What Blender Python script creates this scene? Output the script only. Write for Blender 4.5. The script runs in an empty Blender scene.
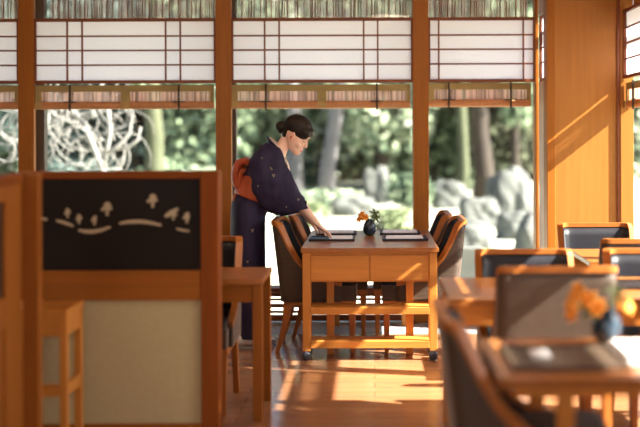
import bpy, math, random
from mathutils import Vector, Matrix, noise
from mathutils.bvhtree import BVHTree
PI = math.pi
R = math.radians
S = bpy.context.scene
COL = S.collection
rnd = random.Random(7)

# ------------------------------------------------------------------ helpers
def lerp(a, b, t): return a + (b - a) * t

class MB:
    def __init__(s): s.v = []; s.f = []
    def add(s, vs, fs):
        n = len(s.v); s.v += [tuple(v) for v in vs]; s.f += [tuple(i + n for i in f) for f in fs]; return s
    def box(s, x0, x1, y0, y1, z0, z1):
        return s.add([(x0,y0,z0),(x1,y0,z0),(x1,y1,z0),(x0,y1,z0),(x0,y0,z1),(x1,y0,z1),(x1,y1,z1),(x0,y1,z1)],
                     [(0,3,2,1),(4,5,6,7),(0,1,5,4),(1,2,6,5),(2,3,7,6),(3,0,4,7)])
    def taper(s, c0, h0, c1, h1):          # four sided bar from centre c0 (half sizes h0) up to c1 (h1)
        vs = []
        for c, h in ((c0,h0),(c1,h1)):
            for a, b in ((-1,-1),(1,-1),(1,1),(-1,1)): vs.append((c[0]+a*h[0], c[1]+b*h[1], c[2]))
        return s.add(vs, [(0,3,2,1),(4,5,6,7),(0,1,5,4),(1,2,6,5),(2,3,7,6),(3,0,4,7)])
    def rings(s, rings, cap=True, closed=True):
        n = len(rings[0]); vs = [p for r in rings for p in r]; fs = []
        for i in range(len(rings)-1):
            for j in range(n if closed else n-1):
                k = (j+1) % n
                fs.append((i*n+j, i*n+k, (i+1)*n+k, (i+1)*n+j))
        if cap and closed:
            fs.append(tuple(range(n-1,-1,-1))); fs.append(tuple((len(rings)-1)*n+j for j in range(n)))
        return s.add(vs, fs)
    def tube(s, pts, rad, n=8, flat=1.0, up=None):
        pts = [Vector(p) for p in pts]; rs = []
        if not hasattr(rad, '__len__'): rad = [rad]*len(pts)
        ref = Vector(up) if up else None
        for i, p in enumerate(pts):
            d = (pts[min(i+1,len(pts)-1)] - pts[max(i-1,0)]).normalized()
            if ref is None: ref = Vector((0,0,1)) if abs(d.z) < .9 else Vector((1,0,0))
            a = d.cross(ref)
            if a.length < 1e-5: a = d.orthogonal()
            a.normalize(); b = a.cross(d).normalized()
            if up is None: ref = b
            rs.append([p + a*math.cos(2*PI*j/n)*rad[i]*flat + b*math.sin(2*PI*j/n)*rad[i] for j in range(n)])
        return s.rings(rs)
    def lathe(s, prof, n=24, c=(0,0,0)):
        rs = [[(c[0]+r*math.cos(2*PI*j/n), c[1]+r*math.sin(2*PI*j/n), c[2]+z) for j in range(n)] for r, z in prof]
        return s.rings(rs)
    def ball(s, c, r, n=14, m=10, M=None):
        rs = []
        for i in range(m+1):
            t = -PI/2 + PI*i/m; cr = max(math.cos(t), .02)
            ring = []
            for j in range(n):
                q = Vector((r[0]*cr*math.cos(2*PI*j/n), r[1]*cr*math.sin(2*PI*j/n), r[2]*math.sin(t)))
                if M: q = M @ q
                ring.append(q + Vector(c))
            rs.append(ring)
        return s.rings(rs)
    def build(s, name, mat, parent=None, bevel=0, smooth=False, sub=0):
        me = bpy.data.meshes.new(name); me.from_pydata(s.v, [], s.f); me.update()
        o = bpy.data.objects.new(name, me); COL.objects.link(o)
        if mat: me.materials.append(mat)
        if parent: o.parent = parent
        if smooth: me.polygons.foreach_set('use_smooth', [True]*len(me.polygons))
        if bevel:
            b = o.modifiers.new('bevel', 'BEVEL'); b.width = bevel; b.segments = 2; b.limit_method = 'ANGLE'
        if sub:
            b = o.modifiers.new('sub', 'SUBSURF'); b.levels = sub; b.render_levels = sub
        return o

def tag(o, label=None, cat=None, group=None, kind=None):
    if label: o['label'] = label
    if cat: o['category'] = cat
    if group: o['group'] = group
    if kind: o['kind'] = kind
    return o
def thing(name, label, cat, loc=(0,0,0), rz=0, group=None):
    o = bpy.data.objects.new(name, None); COL.objects.link(o)
    o.location = loc; o.rotation_euler = (0,0,rz); o.empty_display_size = .1
    return tag(o, label, cat, group)
def struct(o): o['kind'] = 'structure'; return o
def dup(root, label, loc, rz=0, scale=(1,1,1), group=None):
    def cp(o, par):
        c = o.copy(); COL.objects.link(c)
        if par: c.parent = par
        for ch in kids[o.name]: cp(ch, c)
        return c
    kids = {}
    def walk(o):
        kids[o.name] = [q for q in bpy.data.objects if q.parent == o]
        for q in kids[o.name]: walk(q)
    walk(root)
    r = cp(root, None); r.location = loc; r.rotation_euler = (0,0,rz); r.scale = scale
    r['label'] = label
    if group: r['group'] = group
    return r

# ------------------------------------------------------------------ materials
def mat(name, col, rough=.5, metal=0, coat=0, spec=.5):
    m = bpy.data.materials.new(name); m.use_nodes = True
    b = m.node_tree.nodes['Principled BSDF']
    b.inputs['Base Color'].default_value = (*col, 1); b.inputs['Roughness'].default_value = rough
    b.inputs['Metallic'].default_value = metal; b.inputs['Coat Weight'].default_value = coat
    b.inputs['Specular IOR Level'].default_value = spec; b.inputs['Coat Roughness'].default_value = .12
    return m
def textured(name, c1, c2, scale, rough=.5, stretch=(1,1,1), coat=0, bump=0, detail=4, spec=.5, distort=0):
    m = mat(name, c1, rough, coat=coat, spec=spec); nt = m.node_tree; N = nt.nodes; L = nt.links
    tc = N.new('ShaderNodeTexCoord'); mp = N.new('ShaderNodeMapping'); mp.inputs['Scale'].default_value = stretch
    ns = N.new('ShaderNodeTexNoise'); ns.inputs['Scale'].default_value = scale; ns.inputs['Detail'].default_value = detail
    ns.inputs['Distortion'].default_value = distort
    cr = N.new('ShaderNodeValToRGB'); cr.color_ramp.elements[0].position = .3; cr.color_ramp.elements[1].position = .7
    cr.color_ramp.elements[0].color = (*c1,1); cr.color_ramp.elements[1].color = (*c2,1)
    L.new(tc.outputs['Object'], mp.inputs['Vector']); L.new(mp.outputs[0], ns.inputs['Vector'])
    L.new(ns.outputs['Fac'], cr.inputs['Fac']); L.new(cr.outputs[0], N['Principled BSDF'].inputs['Base Color'])
    if bump:
        b = N.new('ShaderNodeBump'); b.inputs['Strength'].default_value = bump; b.inputs['Distance'].default_value = .002
        L.new(ns.outputs['Fac'], b.inputs['Height']); L.new(b.outputs[0], N['Principled BSDF'].inputs['Normal'])
    return m
def wood(name, c, axis='z', rough=.4, coat=0, var=.80, s=1, spec=.28):
    st = {'x':(1.2,22,22),'y':(22,1.2,22),'z':(22,22,1.2)}[axis]
    return textured(name, tuple(k*var for k in c), c, 1.6*s, rough, st, coat, detail=6, distort=.4, spec=spec)

HON = (.54,.212,.042)      # honey wood of posts and furniture
W = {a: wood('honey_wood_'+a, HON, a) for a in 'xyz'}
PW = {a: wood('post_wood_'+a, (.33,.112,.015), a, spec=.15) for a in 'xyz'}
DW = {a: wood('red_brown_wood_'+a, (.20,.055,.018), a, rough=.45) for a in 'xyz'}
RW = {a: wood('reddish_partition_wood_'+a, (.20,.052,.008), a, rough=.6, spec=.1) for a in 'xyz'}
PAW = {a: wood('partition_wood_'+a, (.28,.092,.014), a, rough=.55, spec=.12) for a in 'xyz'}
CW = {a: wood('chair_wood_'+a, (.38,.125,.025), a) for a in 'xyz'}
M_panel = wood('wall_panel_wood', (.37,.145,.024), 'z', rough=.5, var=.86)
M_top = wood('table_top_wood', (.34,.12,.028), 'y', rough=.30, coat=.1, spec=.4)
M_outer = mat('weathered_dark_frame', (.085,.06,.045), .6)
M_black = mat('black_panel', (.012,.008,.007), .6, spec=.15)
M_ink = mat('cream_paint', (.42,.34,.23), .7)
M_cream = textured('cream_plaster', (.40,.335,.19), (.43,.36,.21), 40, .85)
M_leather = mat('dark_navy_leather', (.014,.014,.020), .45, spec=.25)
M_tray = mat('dark_lacquer', (.016,.012,.012), .5, spec=.25)
M_cloth = mat('white_linen', (.80,.80,.84), .8)
M_rubber = mat('dark_rubber', (.03,.035,.05), .4)
M_metal = mat('chrome', (.7,.7,.72), .25, metal=1)
M_cord = mat('dark_cord', (.05,.03,.02), .7)
M_trimcloth = mat('olive_cloth_border', (.34,.25,.10), .8)
M_roll = textured('rolled_reed', (.45,.19,.075), (.60,.28,.12), 9, .6, (30,1,1))
M_tan = mat('tan_binding', (.42,.27,.10), .75)
M_stone = textured('grey_stone_strip', (.26,.24,.25), (.34,.32,.32), 12, .4)
M_wallp = mat('warm_plaster', (.55,.42,.27), .9)
M_ceil = wood('ceiling_boards', (.42,.20,.07), 'x', rough=.7)

def floor_mat():
    m = mat('floor_boards', (.3,.1,.03), .24, coat=.3); nt = m.node_tree; N = nt.nodes; L = nt.links
    tc = N.new('ShaderNodeTexCoord'); br = N.new('ShaderNodeTexBrick')
    br.inputs['Scale'].default_value = 1; br.inputs['Brick Width'].default_value = 1.4; br.inputs['Row Height'].default_value = .11
    br.inputs['Mortar Size'].default_value = .0015; br.inputs['Color1'].default_value = (.46,.215,.10,1)
    br.inputs['Color2'].default_value = (.39,.175,.08,1); br.inputs['Mortar'].default_value = (.15,.06,.02,1)
    mp = N.new('ShaderNodeMapping'); mp.inputs['Scale'].default_value = (1.5,30,1)
    ns = N.new('ShaderNodeTexNoise'); ns.inputs['Scale'].default_value = 2; ns.inputs['Detail'].default_value = 6
    mx = N.new('ShaderNodeMix'); mx.data_type = 'RGBA'; mx.blend_type = 'MULTIPLY'; mx.inputs['Factor'].default_value = .5
    L.new(tc.outputs['Object'], br.inputs['Vector']); L.new(tc.outputs['Object'], mp.inputs['Vector']); L.new(mp.outputs[0], ns.inputs['Vector'])
    L.new(br.outputs['Color'], mx.inputs['A']); L.new(ns.outputs['Color'], mx.inputs['B'])
    L.new(mx.outputs['Result'], N['Principled BSDF'].inputs['Base Color'])
    return m
def paper_mat():
    m = bpy.data.materials.new('shoji_paper'); m.use_nodes = True; N = m.node_tree.nodes; L = m.node_tree.links
    N.remove(N['Principled BSDF']); o = N['Material Output']
    d = N.new('ShaderNodeBsdfDiffuse'); d.inputs[0].default_value = (.86,.84,.88,1)
    t = N.new('ShaderNodeBsdfTranslucent'); t.inputs[0].default_value = (.92,.91,.97,1)
    mx = N.new('ShaderNodeMixShader'); mx.inputs[0].default_value = .62
    L.new(d.outputs[0], mx.inputs[1]); L.new(t.outputs[0], mx.inputs[2]); L.new(mx.outputs[0], o.inputs[0])
    return m
def reed_mat(name, col, thru=.35, sc=90):
    m = bpy.data.materials.new(name); m.use_nodes = True; N = m.node_tree.nodes; L = m.node_tree.links
    N.remove(N['Principled BSDF']); o = N['Material Output']
    tc = N.new('ShaderNodeTexCoord'); mp = N.new('ShaderNodeMapping'); mp.inputs['Scale'].default_value = (1,.02,.02)
    ns = N.new('ShaderNodeTexNoise'); ns.inputs['Scale'].default_value = sc; ns.inputs['Detail'].default_value = 2
    cr = N.new('ShaderNodeValToRGB'); cr.color_ramp.elements[0].position = .40; cr.color_ramp.elements[1].position = .56
    cr.color_ramp.elements[0].color = (*[k*.42 for k in col],1); cr.color_ramp.elements[1].color = (*col,1)
    L.new(tc.outputs['Object'], mp.inputs['Vector']); L.new(mp.outputs[0], ns.inputs['Vector']); L.new(ns.outputs['Fac'], cr.inputs['Fac'])
    d = N.new('ShaderNodeBsdfDiffuse'); t = N.new('ShaderNodeBsdfTranslucent'); p = N.new('ShaderNodeBsdfTransparent')
    L.new(cr.outputs[0], d.inputs[0]); L.new(cr.outputs[0], t.inputs[0])
    a = N.new('ShaderNodeMixShader'); a.inputs[0].default_value = .5
    b = N.new('ShaderNodeMixShader'); b.inputs[0].default_value = thru
    L.new(d.outputs[0], a.inputs[1]); L.new(t.outputs[0], a.inputs[2]); L.new(a.outputs[0], b.inputs[1]); L.new(p.outputs[0], b.inputs[2])
    L.new(b.outputs[0], o.inputs[0])
    return m
def glass_mat():
    m = bpy.data.materials.new('window_glass'); m.use_nodes = True; N = m.node_tree.nodes; L = m.node_tree.links
    N.remove(N['Principled BSDF']); o = N['Material Output']
    g = N.new('ShaderNodeBsdfGlossy'); g.inputs['Roughness'].default_value = .01
    p = N.new('ShaderNodeBsdfTransparent'); p.inputs[0].default_value = (.95,.98,.97,1)
    lw = N.new('ShaderNodeLayerWeight'); f = N.new('ShaderNodeMath'); f.operation = 'POWER'; f.inputs[1].default_value = 5
    L.new(lw.outputs['Facing'], f.inputs[0]); f2 = N.new('ShaderNodeMath'); f2.operation = 'MULTIPLY_ADD'; f2.inputs[1].default_value = .8; f2.inputs[2].default_value = .018
    L.new(f.outputs[0], f2.inputs[0])
    mx = N.new('ShaderNodeMixShader'); L.new(f2.outputs[0], mx.inputs[0]); L.new(p.outputs[0], mx.inputs[1]); L.new(g.outputs[0], mx.inputs[2])
    L.new(mx.outputs[0], o.inputs[0]); return m
def weave_mat():
    m = mat('brown_woven_rattan', (.12,.07,.045), .6); nt = m.node_tree; N = nt.nodes; L = nt.links
    tc = N.new('ShaderNodeTexCoord')
    wv = N.new('ShaderNodeTexWave'); wv.bands_direction = 'Z'; wv.inputs['Scale'].default_value = 38; wv.inputs['Distortion'].default_value = .8
    wv.inputs['Detail'].default_value = 2; wv.inputs['Detail Scale'].default_value = 3
    ns = N.new('ShaderNodeTexNoise'); ns.inputs['Scale'].default_value = 60
    mp = N.new('ShaderNodeMapping'); mp.inputs['Scale'].default_value = (1,1,4)
    ad = N.new('ShaderNodeMath'); ad.operation = 'MULTIPLY'
    cr = N.new('ShaderNodeValToRGB'); cr.color_ramp.elements[0].position = .1; cr.color_ramp.elements[1].position = .55
    cr.color_ramp.elements[0].color = (.032,.017,.010,1); cr.color_ramp.elements[1].color = (.090,.052,.032,1)
    L.new(tc.outputs['Object'], wv.inputs['Vector']); L.new(tc.outputs['Object'], mp.inputs['Vector']); L.new(mp.outputs[0], ns.inputs['Vector'])
    L.new(wv.outputs['Fac'], ad.inputs[0]); L.new(ns.outputs['Fac'], ad.inputs[1]); L.new(ad.outputs[0], cr.inputs['Fac'])
    L.new(cr.outputs[0], N['Principled BSDF'].inputs['Base Color'])
    N['Principled BSDF'].inputs['Sheen Weight'].default_value = .25; N['Principled BSDF'].inputs['Sheen Roughness'].default_value = .4
    b = N.new('ShaderNodeBump'); b.inputs['Strength'].default_value = .5; b.inputs['Distance'].default_value = .003
    L.new(ad.outputs[0], b.inputs['Height']); L.new(b.outputs[0], N['Principled BSDF'].inputs['Normal'])
    return m
def leaf_mat(name, c1, c2, tr=.35):
    m = bpy.data.materials.new(name); m.use_nodes = True; N = m.node_tree.nodes; L = m.node_tree.links
    N.remove(N['Principled BSDF']); o = N['Material Output']
    tc = N.new('ShaderNodeTexCoord'); ns = N.new('ShaderNodeTexNoise'); ns.inputs['Scale'].default_value = 1.9; ns.inputs['Detail'].default_value = 3
    cr = N.new('ShaderNodeValToRGB'); cr.color_ramp.elements[0].position = .36; cr.color_ramp.elements[1].position = .62
    cr.color_ramp.elements[0].color = (*c1,1); cr.color_ramp.elements[1].color = (*c2,1)
    ge = N.new('ShaderNodeNewGeometry'); ma = N.new('ShaderNodeMath'); ma.operation = 'MULTIPLY_ADD'; ma.inputs[1].default_value = .42; mb = N.new('ShaderNodeMath'); mb.operation = 'SUBTRACT'; mb.inputs[1].default_value = .21
    L.new(tc.outputs['Object'], ns.inputs['Vector']); L.new(ge.outputs['Random Per Island'], ma.inputs[0]); L.new(ns.outputs['Fac'], ma.inputs[2]); L.new(ma.outputs[0], mb.inputs[0]); L.new(mb.outputs[0], cr.inputs['Fac'])
    e_ = cr.color_ramp.elements.new(.74); e_.color = (*[min(.8,k*2.1+.05) for k in c2],1)  # lightest leaves carry painted glossy highlights
    d = N.new('ShaderNodeBsdfDiffuse'); t = N.new('ShaderNodeBsdfTranslucent'); L.new(cr.outputs[0], d.inputs[0]); L.new(cr.outputs[0], t.inputs[0])
    a = N.new('ShaderNodeMixShader'); a.inputs[0].default_value = tr
    L.new(d.outputs[0], a.inputs[1]); L.new(t.outputs[0], a.inputs[2]); L.new(a.outputs[0], o.inputs[0])
    return m
M_reflection = mat('beige_glass_reflection', (.42,.33,.28), .5); M_floor = floor_mat(); M_paper = paper_mat(); M_glass = glass_mat(); M_weave = weave_mat()
M_reed = reed_mat('hanging_reed', (.80,.52,.43), .40, 38)
M_reed_out = reed_mat('outer_reed_screen', (.56,.45,.40), .62, 30)

# ------------------------------------------------------------------ room
YW = 8.12                                  # inner face of the window wall's posts
struct(MB().box(-4.6,1.95,-4,7.66,-.1,0).build('floor', M_floor))
struct(MB().box(-4.6,1.30,7.66,8.46,-.1,.0).build('trim_1', M_stone))          # stone strip along the windows
struct(MB().box(-4.6,2.1,-4.2,8.7,2.95,3.05).build('ceiling', M_ceil))
struct(MB().box(-4.7,-4.6,-4,8.46,-.1,2.95).build('wall_left', M_wallp))
wf = MB().box(-4.6,1.95,-4.1,-4,-.1,2.0).box(-4.6,1.95,-4.1,-4,2.9,2.95).box(-4.6,-4.4,-4.1,-4,2.0,2.9).box(1.7,1.95,-4.1,-4,2.0,2.9)
struct(wf.build('wall_front', M_wallp))
# right wall: solid behind the third bay
struct(MB().box(1.885,1.985,-4,2.8,-.1,2.95).build('wall_right', M_wallp))
PX = [-4.18,-2.666,-1.153,.360]
ntrim = [1]
def trim(mb, m, **k):
    ntrim[0] += 1
    return struct(mb.build('trim_%d' % ntrim[0], m, **k))
for x in PX: trim(MB().box(x-.06,x+.06,YW,YW+.055,0,2.95), PW['z'], bevel=.004)
for x in PX: trim(MB().box(x-.055,x+.066,8.36,8.44,-.1,2.95), M_outer)
trim(MB().box(1.238,1.262,YW,YW+.13,0,2.95), PW['z'], bevel=.003)                  # slim post beside the bay window's end
# wood panelled wall on the right with its corner posts
struct(MB().box(1.31,1.775,7.715,7.85,0,2.95).build('wall_back', M_panel))
trim(MB().box(1.258,1.318,7.705,7.86,0,2.95), PW['z'], bevel=.004)
trim(MB().box(1.768,1.79,7.70,7.86,0,2.95), DW['z'], bevel=.002)
trim(MB().box(1.79,1.885,7.695,7.86,0,2.95), M_panel, bevel=.003)

BAYS = [(-4.12,-2.726),(-2.606,-1.213),(-1.093,.300),(.420,1.238)]
nwin = [0]
def window(x0, x1, y, rot=0, loc=(0,0,0)):
    nwin[0] += 1
    e = bpy.data.objects.new('window_%d' % nwin[0], None); COL.objects.link(e); e.location = loc; e.rotation_euler = (0,0,rot); struct(e)
    MB().box(x0,x1,y+.0,y+.10,.238,.268).build('sill', DW['x'], e, bevel=.003)
    MB().box(x0,x1,y+.235,y+.30,.20,.25).build('bottom_rail', M_outer, e)
    MB().box(x0,x1,y+.22,y+.26,2.30,2.36).build('head_rail', DW['x'], e)
    MB().box(x0,x1,y+.262,y+.268,.25,2.93).build('glass', M_glass, e)
    return e
for i, (a, b) in enumerate(BAYS):
    w = window(a, b, YW)
    for z0, z1 in ((.012,.055),(.072,.088),(.115,.140),(.168,.182),(.200,.226)): MB().box(a,b,YW+.03,YW+.07,z0,z1).build('louvre_slat', DW['x'], w)
    MB().box(a,b,YW+.03,YW+.09,2.318,2.344).build('head_beam', DW['x'], w, bevel=.002)
# right-hand wall: posts, sill, windows
RP = [(7.69,7.71),(5.96,6.08),(4.34,4.46),(2.80,2.92)]
for a, b in RP[1:]: trim(MB().box(1.885,1.985,a,b,0,2.95), PW['z'], bevel=.004)
struct(MB().box(1.885,1.96,2.8,7.69,2.345,2.95).build('wall_right', M_panel))
for k in range(3):
    y1 = RP[k][0]; y0 = RP[k+1][1]; L_ = y1-y0
    w = window(0, L_, 0, -PI/2, (1.89,y1,0))
    MB().box(0,L_,.02,.09,0,.238).build('apron_panel', W['x'], w)
    MB().box(0,L_,.03,.09,2.318,2.344).build('head_beam', DW['x'], w)
# short end window of the projecting bay
w = window(0, .26, 0, -PI/2, (1.238,8.12,0))
w.location = (1.262,8.12,0)
for za, zb in ((.27,1.84),(2.345,2.94)): MB().box(.005,.255,.0,.004,za,zb).build('reflection_pane', M_reflection, w)  # opaque beige panes painted as the pale reflection on the glass

# ------------------------------------------------------------------ shoji, blinds, reed screens
def shoji(label, L, vert, loc, rz=0, open_side=False):
    t = thing('shoji_screen', label, 'shoji screen', loc, rz, 'paper screens along the top of the windows')
    f = MB().box(0,L,0,.035,0,.024).box(0,L,0,.035,.478,.50).box(0,.014,0,.035,.024,.478).box(L-.014,L,0,.035,.024,.478)
    f.build('frame', DW['x'], t, bevel=.002)
    g = MB()
    for z in (.142,.254,.364): g.box(.014,L-.014,.005,.02,z-.006,z+.006)
    for x in vert: g.box(x-.006,x+.006,.003,.018,.024,.478)
    g.build('lattice', DW['x'], t)
    MB().box(.01,L-.01,.022,.0235,.02,.48).build('paper', M_paper, t)
    return t
def blind(label, L, cords, mid, loc, rz=0):
    t = thing('rolled_reed_blind', label, 'blind', loc, rz, 'rolled reed blinds under the paper screens')
    MB().box(0,L,.0,.012,.135,.185).build('valance', M_trimcloth, t)
    MB().box(.01,L-.01,.014,.017,.05,.16).build('reed_panel', M_reed, t)
    for xa, xb in [(0,.045),(L-.03,L)] + ([(mid-.035,mid+.035)] if mid else []): MB().box(xa,xb,-.002,.013,.05,.14).build('vertical_binding', M_trimcloth, t)
    rs = []
    for x in (0.0, L):
        rs.append([(x, .02+.034*math.cos(a*PI/8), .030+.030*math.sin(a*PI/8)) for a in range(16)])
    MB().rings(rs).build('roll', M_roll, t, smooth=False)
    if mid: 
        for xa, xb in ((mid-.036,mid+.036),(0,.05)): MB().box(xa,xb,-.0175,-.010,.004,.055).build('roll_binding', M_tan, t)
    for x in cords:
        c = MB().box(x-.007,x+.007,-.03,-.018,-.012,.19).box(x-.05,x+.05,-.024,-.016,.052,.060)
        c.build('cord', M_cord, t)
    return t
ZS = 1.842
def vx(pxs, x0): return [(p-374)/1060*8.14 - x0 for p in pxs]
Ls = [b-a for a,b in BAYS]
shoji('paper shoji screen cut off at the left edge, left of the first post', Ls[0], [.27,.386,1.01,1.12], (BAYS[0][0],YW+.01,ZS))
shoji('wide paper shoji screen between the two left posts, above the black partition', Ls[1], vx([67.5,82.5,166,180.6],BAYS[1][0]), (BAYS[1][0],YW+.01,ZS))
shoji('wide paper shoji screen in the middle, above the bending woman', Ls[2], vx([265,279.5,364,378],BAYS[2][0]), (BAYS[2][0],YW+.01,ZS))
shoji('narrower paper shoji screen right of the third post', Ls[3], vx([439,523.6],BAYS[3][0]), (BAYS[3][0],YW+.01,ZS))
shoji('thin sliver of paper shoji screen seen edge on beside the wood wall', .26, [], (1.264,8.10,ZS), -PI/2)
sl = ['sunlit paper shoji screen at the right edge, high in the side wall', 'paper shoji screen in the second bay of the side wall', 'paper shoji screen in the third bay of the side wall']
for k in range(3):
    y1 = RP[k][0]; L_ = y1-RP[k+1][1]
    shoji(sl[k], L_-.008, [L_*.36,L_*.44,L_*.80,L_*.88], (1.81,y1-.001,ZS), -PI/2)
ZB = 1.645
blind('reed blind rolled up at the left edge, left of the first post', Ls[0]-.01, [.9], .7, (BAYS[0][0],YW+.04,ZB))
blind('rolled reed blind over the white branches, above the black partition', Ls[1]-.02, vx([70,179],BAYS[1][0]), vx([125],BAYS[1][0])[0], (BAYS[1][0],YW+.04,ZB))
blind('rolled reed blind in the middle, right above the bending woman', Ls[2]-.02, vx([266,377],BAYS[2][0]), vx([322],BAYS[2][0])[0], (BAYS[2][0],YW+.04,ZB))
blind('narrower rolled reed blind right of the third post, above the rocks', Ls[3]-.03, vx([449,511],BAYS[3][0]), 0, (BAYS[3][0],YW+.04,ZB+.008))
bl = ['sunlit rolled reed blind at the right edge, in the side wall','rolled reed blind in the second bay of the side wall','rolled reed blind in the third bay of the side wall']
for k in range(3):
    y1 = RP[k][0]; L_ = y1-RP[k+1][1]
    blind(bl[k], L_-.004, [.3,L_-.3], L_/2, (1.83,y1-.001,ZB-.018), -PI/2)
rl = ['outer reed screen at the top left edge, left of the first post','outer reed screen at the top between the two left posts',
      'outer reed screen at the top of the middle bay','outer reed screen at the top right of the third post']
for i, (a, b) in enumerate(BAYS):
    t = thing('reed_screen', rl[i], 'reed screen', (a,8.50,2.30), 0, 'reed screens hung outside above the windows')
    m = MB(); x = .03
    while x < b-a:
        w_ = rnd.choice([.005,.007,.010]); m.box(x,x+w_,0,.006,0,.64); x += w_ + rnd.choice([.006,.01,.014,.03,.045])
    m.build('reeds', DW['z'], t)
    MB().box(.0,b-a,.008,.010,0,.64).build('reed_mesh', M_reed_out, t)
    MB().box(.0,b-a,-.004,.012,.62,.66).build('hanging_rail', DW['x'], t)

# ------------------------------------------------------------------ chairs
HP = [(0,.87),(.028,.869),(.045,.85),(.062,.815),(.078,.772),(.093,.705),(.125,.642),(.152,.60),(.19,.556),(.26,.505),(.33,.48),(.42,.462)]
def hprof(s):
    for (a, ha), (b, hb) in zip(HP, HP[1:]):
        if s <= b: return lerp(ha, hb, (s-a)/(b-a))
    return HP[-1][1]
def upath(inset=0.0):
    pts = []; hw = .25-inset; r = .05; xb = -.235+inset; xf = .17
    n = 9
    for i in range(n): pts.append((lerp(xf, xb+r, i/n), -hw))
    for i in range(7): a = -PI/2 - PI/2*i/6; pts.append((xb+r+r*math.cos(a), -hw+r+r*math.sin(a)))
    for i in range(1,8): pts.append((xb, lerp(-hw+r, hw-r, i/8)))
    for i in range(7): a = PI - PI/2*i/6; pts.append((xb+r+r*math.cos(a), hw-r+r*math.sin(a)))
    for i in range(1,n+1): pts.append((lerp(xb+r, xf, i/n), hw))
    return pts
def rake(x, z): return x - max(z-.34,0)*.115*min(1,max(0,(.17-x)/.25))
def top_at(x): return hprof(max(0, min(.42, (x+.235)*1.0)))
def shell(inset0, inset1, zb, dz):
    a = upath(inset0); b = upath(inset1); rs = []
    ref = upath(0)
    for (xa,ya),(xb,yb),(xr,yr) in zip(a, b, ref):
        zt = top_at(xr) - dz; col = []
        K = 8
        for k in range(K+1): z = lerp(zb, zt, k/K); col.append((rake(xa,z), ya, z))
        for k in range(K,-1,-1): z = lerp(zb, zt, k/K); col.append((rake(xb,z), yb, z))
        rs.append(col)
    return MB().rings(rs)
def make_chair(label, loc, rz, group):
    t = thing('dining_chair', label, 'chair', loc, rz, group)
    shell(0,.016,.34,.004).build('backrest', M_weave, t, smooth=True)
    shell(.017,.038,.46,.03).build('back_cushion', M_leather, t, smooth=True)
    ref = upath(.013); outer = upath(-.004); inner = upath(.029); rs = []
    for (x,y),(xo,yo),(xi,yi),(xr,yr) in zip(ref, outer, inner, upath(0)):
        zt = top_at(xr)
        rs.append([(rake(xo,zt),yo,zt-.022),(rake(xo,zt),yo,zt+.004),(rake(xi,zt),yi,zt+.004),(rake(xi,zt),yi,zt-.022)])
    MB().rings(rs).build('edge_trim', CW['z'], t)
    MB().box(-.20,.265,-.232,.232,.345,.445).build('seat_apron', M_weave, t, bevel=.006)
    MB().box(-.195,.27,-.228,.228,.445,.485).build('seat_cushion', M_leather, t, bevel=.015)
    fr = MB().box(-.2,.262,-.236,-.205,.312,.345).box(-.2,.262,.205,.236,.312,.345).box(.232,.262,-.2,.2,.312,.345).box(-.2,-.17,-.2,.2,.312,.345)
    fr.build('seat_frame', CW['x'], t, bevel=.003)
    for sy in (-1,1):
        MB().taper((.236,sy*.212,0),(.013,.013),(.234,sy*.212,.315),(.022,.020)).build('leg', CW['z'], t, bevel=.003)
        r = []
        for z, x, h in ((0,-.262,.014),(.10,-.232,.017),(.20,-.205,.021),(.36,-.185,.030)):
            r.append([(x-h,sy*.215-.017,z),(x+h,sy*.215-.017,z),(x+h,sy*.215+.017,z),(x-h,sy*.215+.017,z)])
        MB().rings(r).build('leg', CW['z'], t, bevel=.003)
    return t
c0 = make_chair('barrel chair left of the set dining table, nearer of the two there', (-.385,7.235,0), 0, 'woven barrel dining chairs')
G = None
dup(c0, 'barrel chair left of the set dining table, the one nearer the window', (-.315,7.745,0), 0)
dup(c0, 'barrel chair right of the set dining table, sunlit shell, nearer of the two there', (.315,7.235,0), PI)
dup(c0, 'barrel chair right of the set dining table, the one nearer the window', (.255,7.745,0), PI)
dup(c0, 'barrel chair facing us with dark leather back, middle of the right side tables', (.77,5.23,0), -PI/2, (.95,1,.968))
dup(c0, 'barrel chair facing us, cut off at the right edge', (1.43,5.23,0), -PI/2, (.95,1,.97))
dup(c0, 'barrel chair with its woven back to us and a white triangle of sun on it', (.775,4.73,0), PI/2, (.89,1.02,1.01))
dup(c0, 'barrel chair of which only the grey wing shows at the right edge', (1.42,4.73,0), PI/2, (.89,1,1))
dup(c0, 'farthest barrel chair facing us, against the sunlit wood wall', (1.425,6.60,0), -PI/2, (1,.96,.99))
dup(c0, 'barrel chair with woven back to us just before the sunlit wood wall', (1.50,6.08,0), PI/2, (.9,1,.99))
dup(c0, 'closest, most blurred barrel chair, left of the near table with orange flowers', (.50,3.45,0), 0)
dup(c0, 'barrel chair half hidden behind the right post of the black partition', (-.99,5.68,0), -PI/2)

# ------------------------------------------------------------------ tables
def top_mb(x0,x1,y0,y1,z): return MB().box(x0,x1,y0,y1,z-.03,z)
t = thing('dining_table', 'wooden dining table set with two pairs of dark trays, behind the rolling wagon', 'table', (-.03,7.5,0))
top_mb(-.44,.44,-.555,.53,.72).build('tabletop', M_top, t, bevel=.004)
for sx in (-1,1):
    for y in (-.533,.508): MB().box(sx*.26-.025,sx*.26+.025,y-.017,y+.017,0,.69).build('leg', W['z'], t, bevel=.004)
for ya in (-.535,.49): MB().box(-.36,.36,ya,ya+.02,.62,.69).build('apron', W['x'], t)
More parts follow.
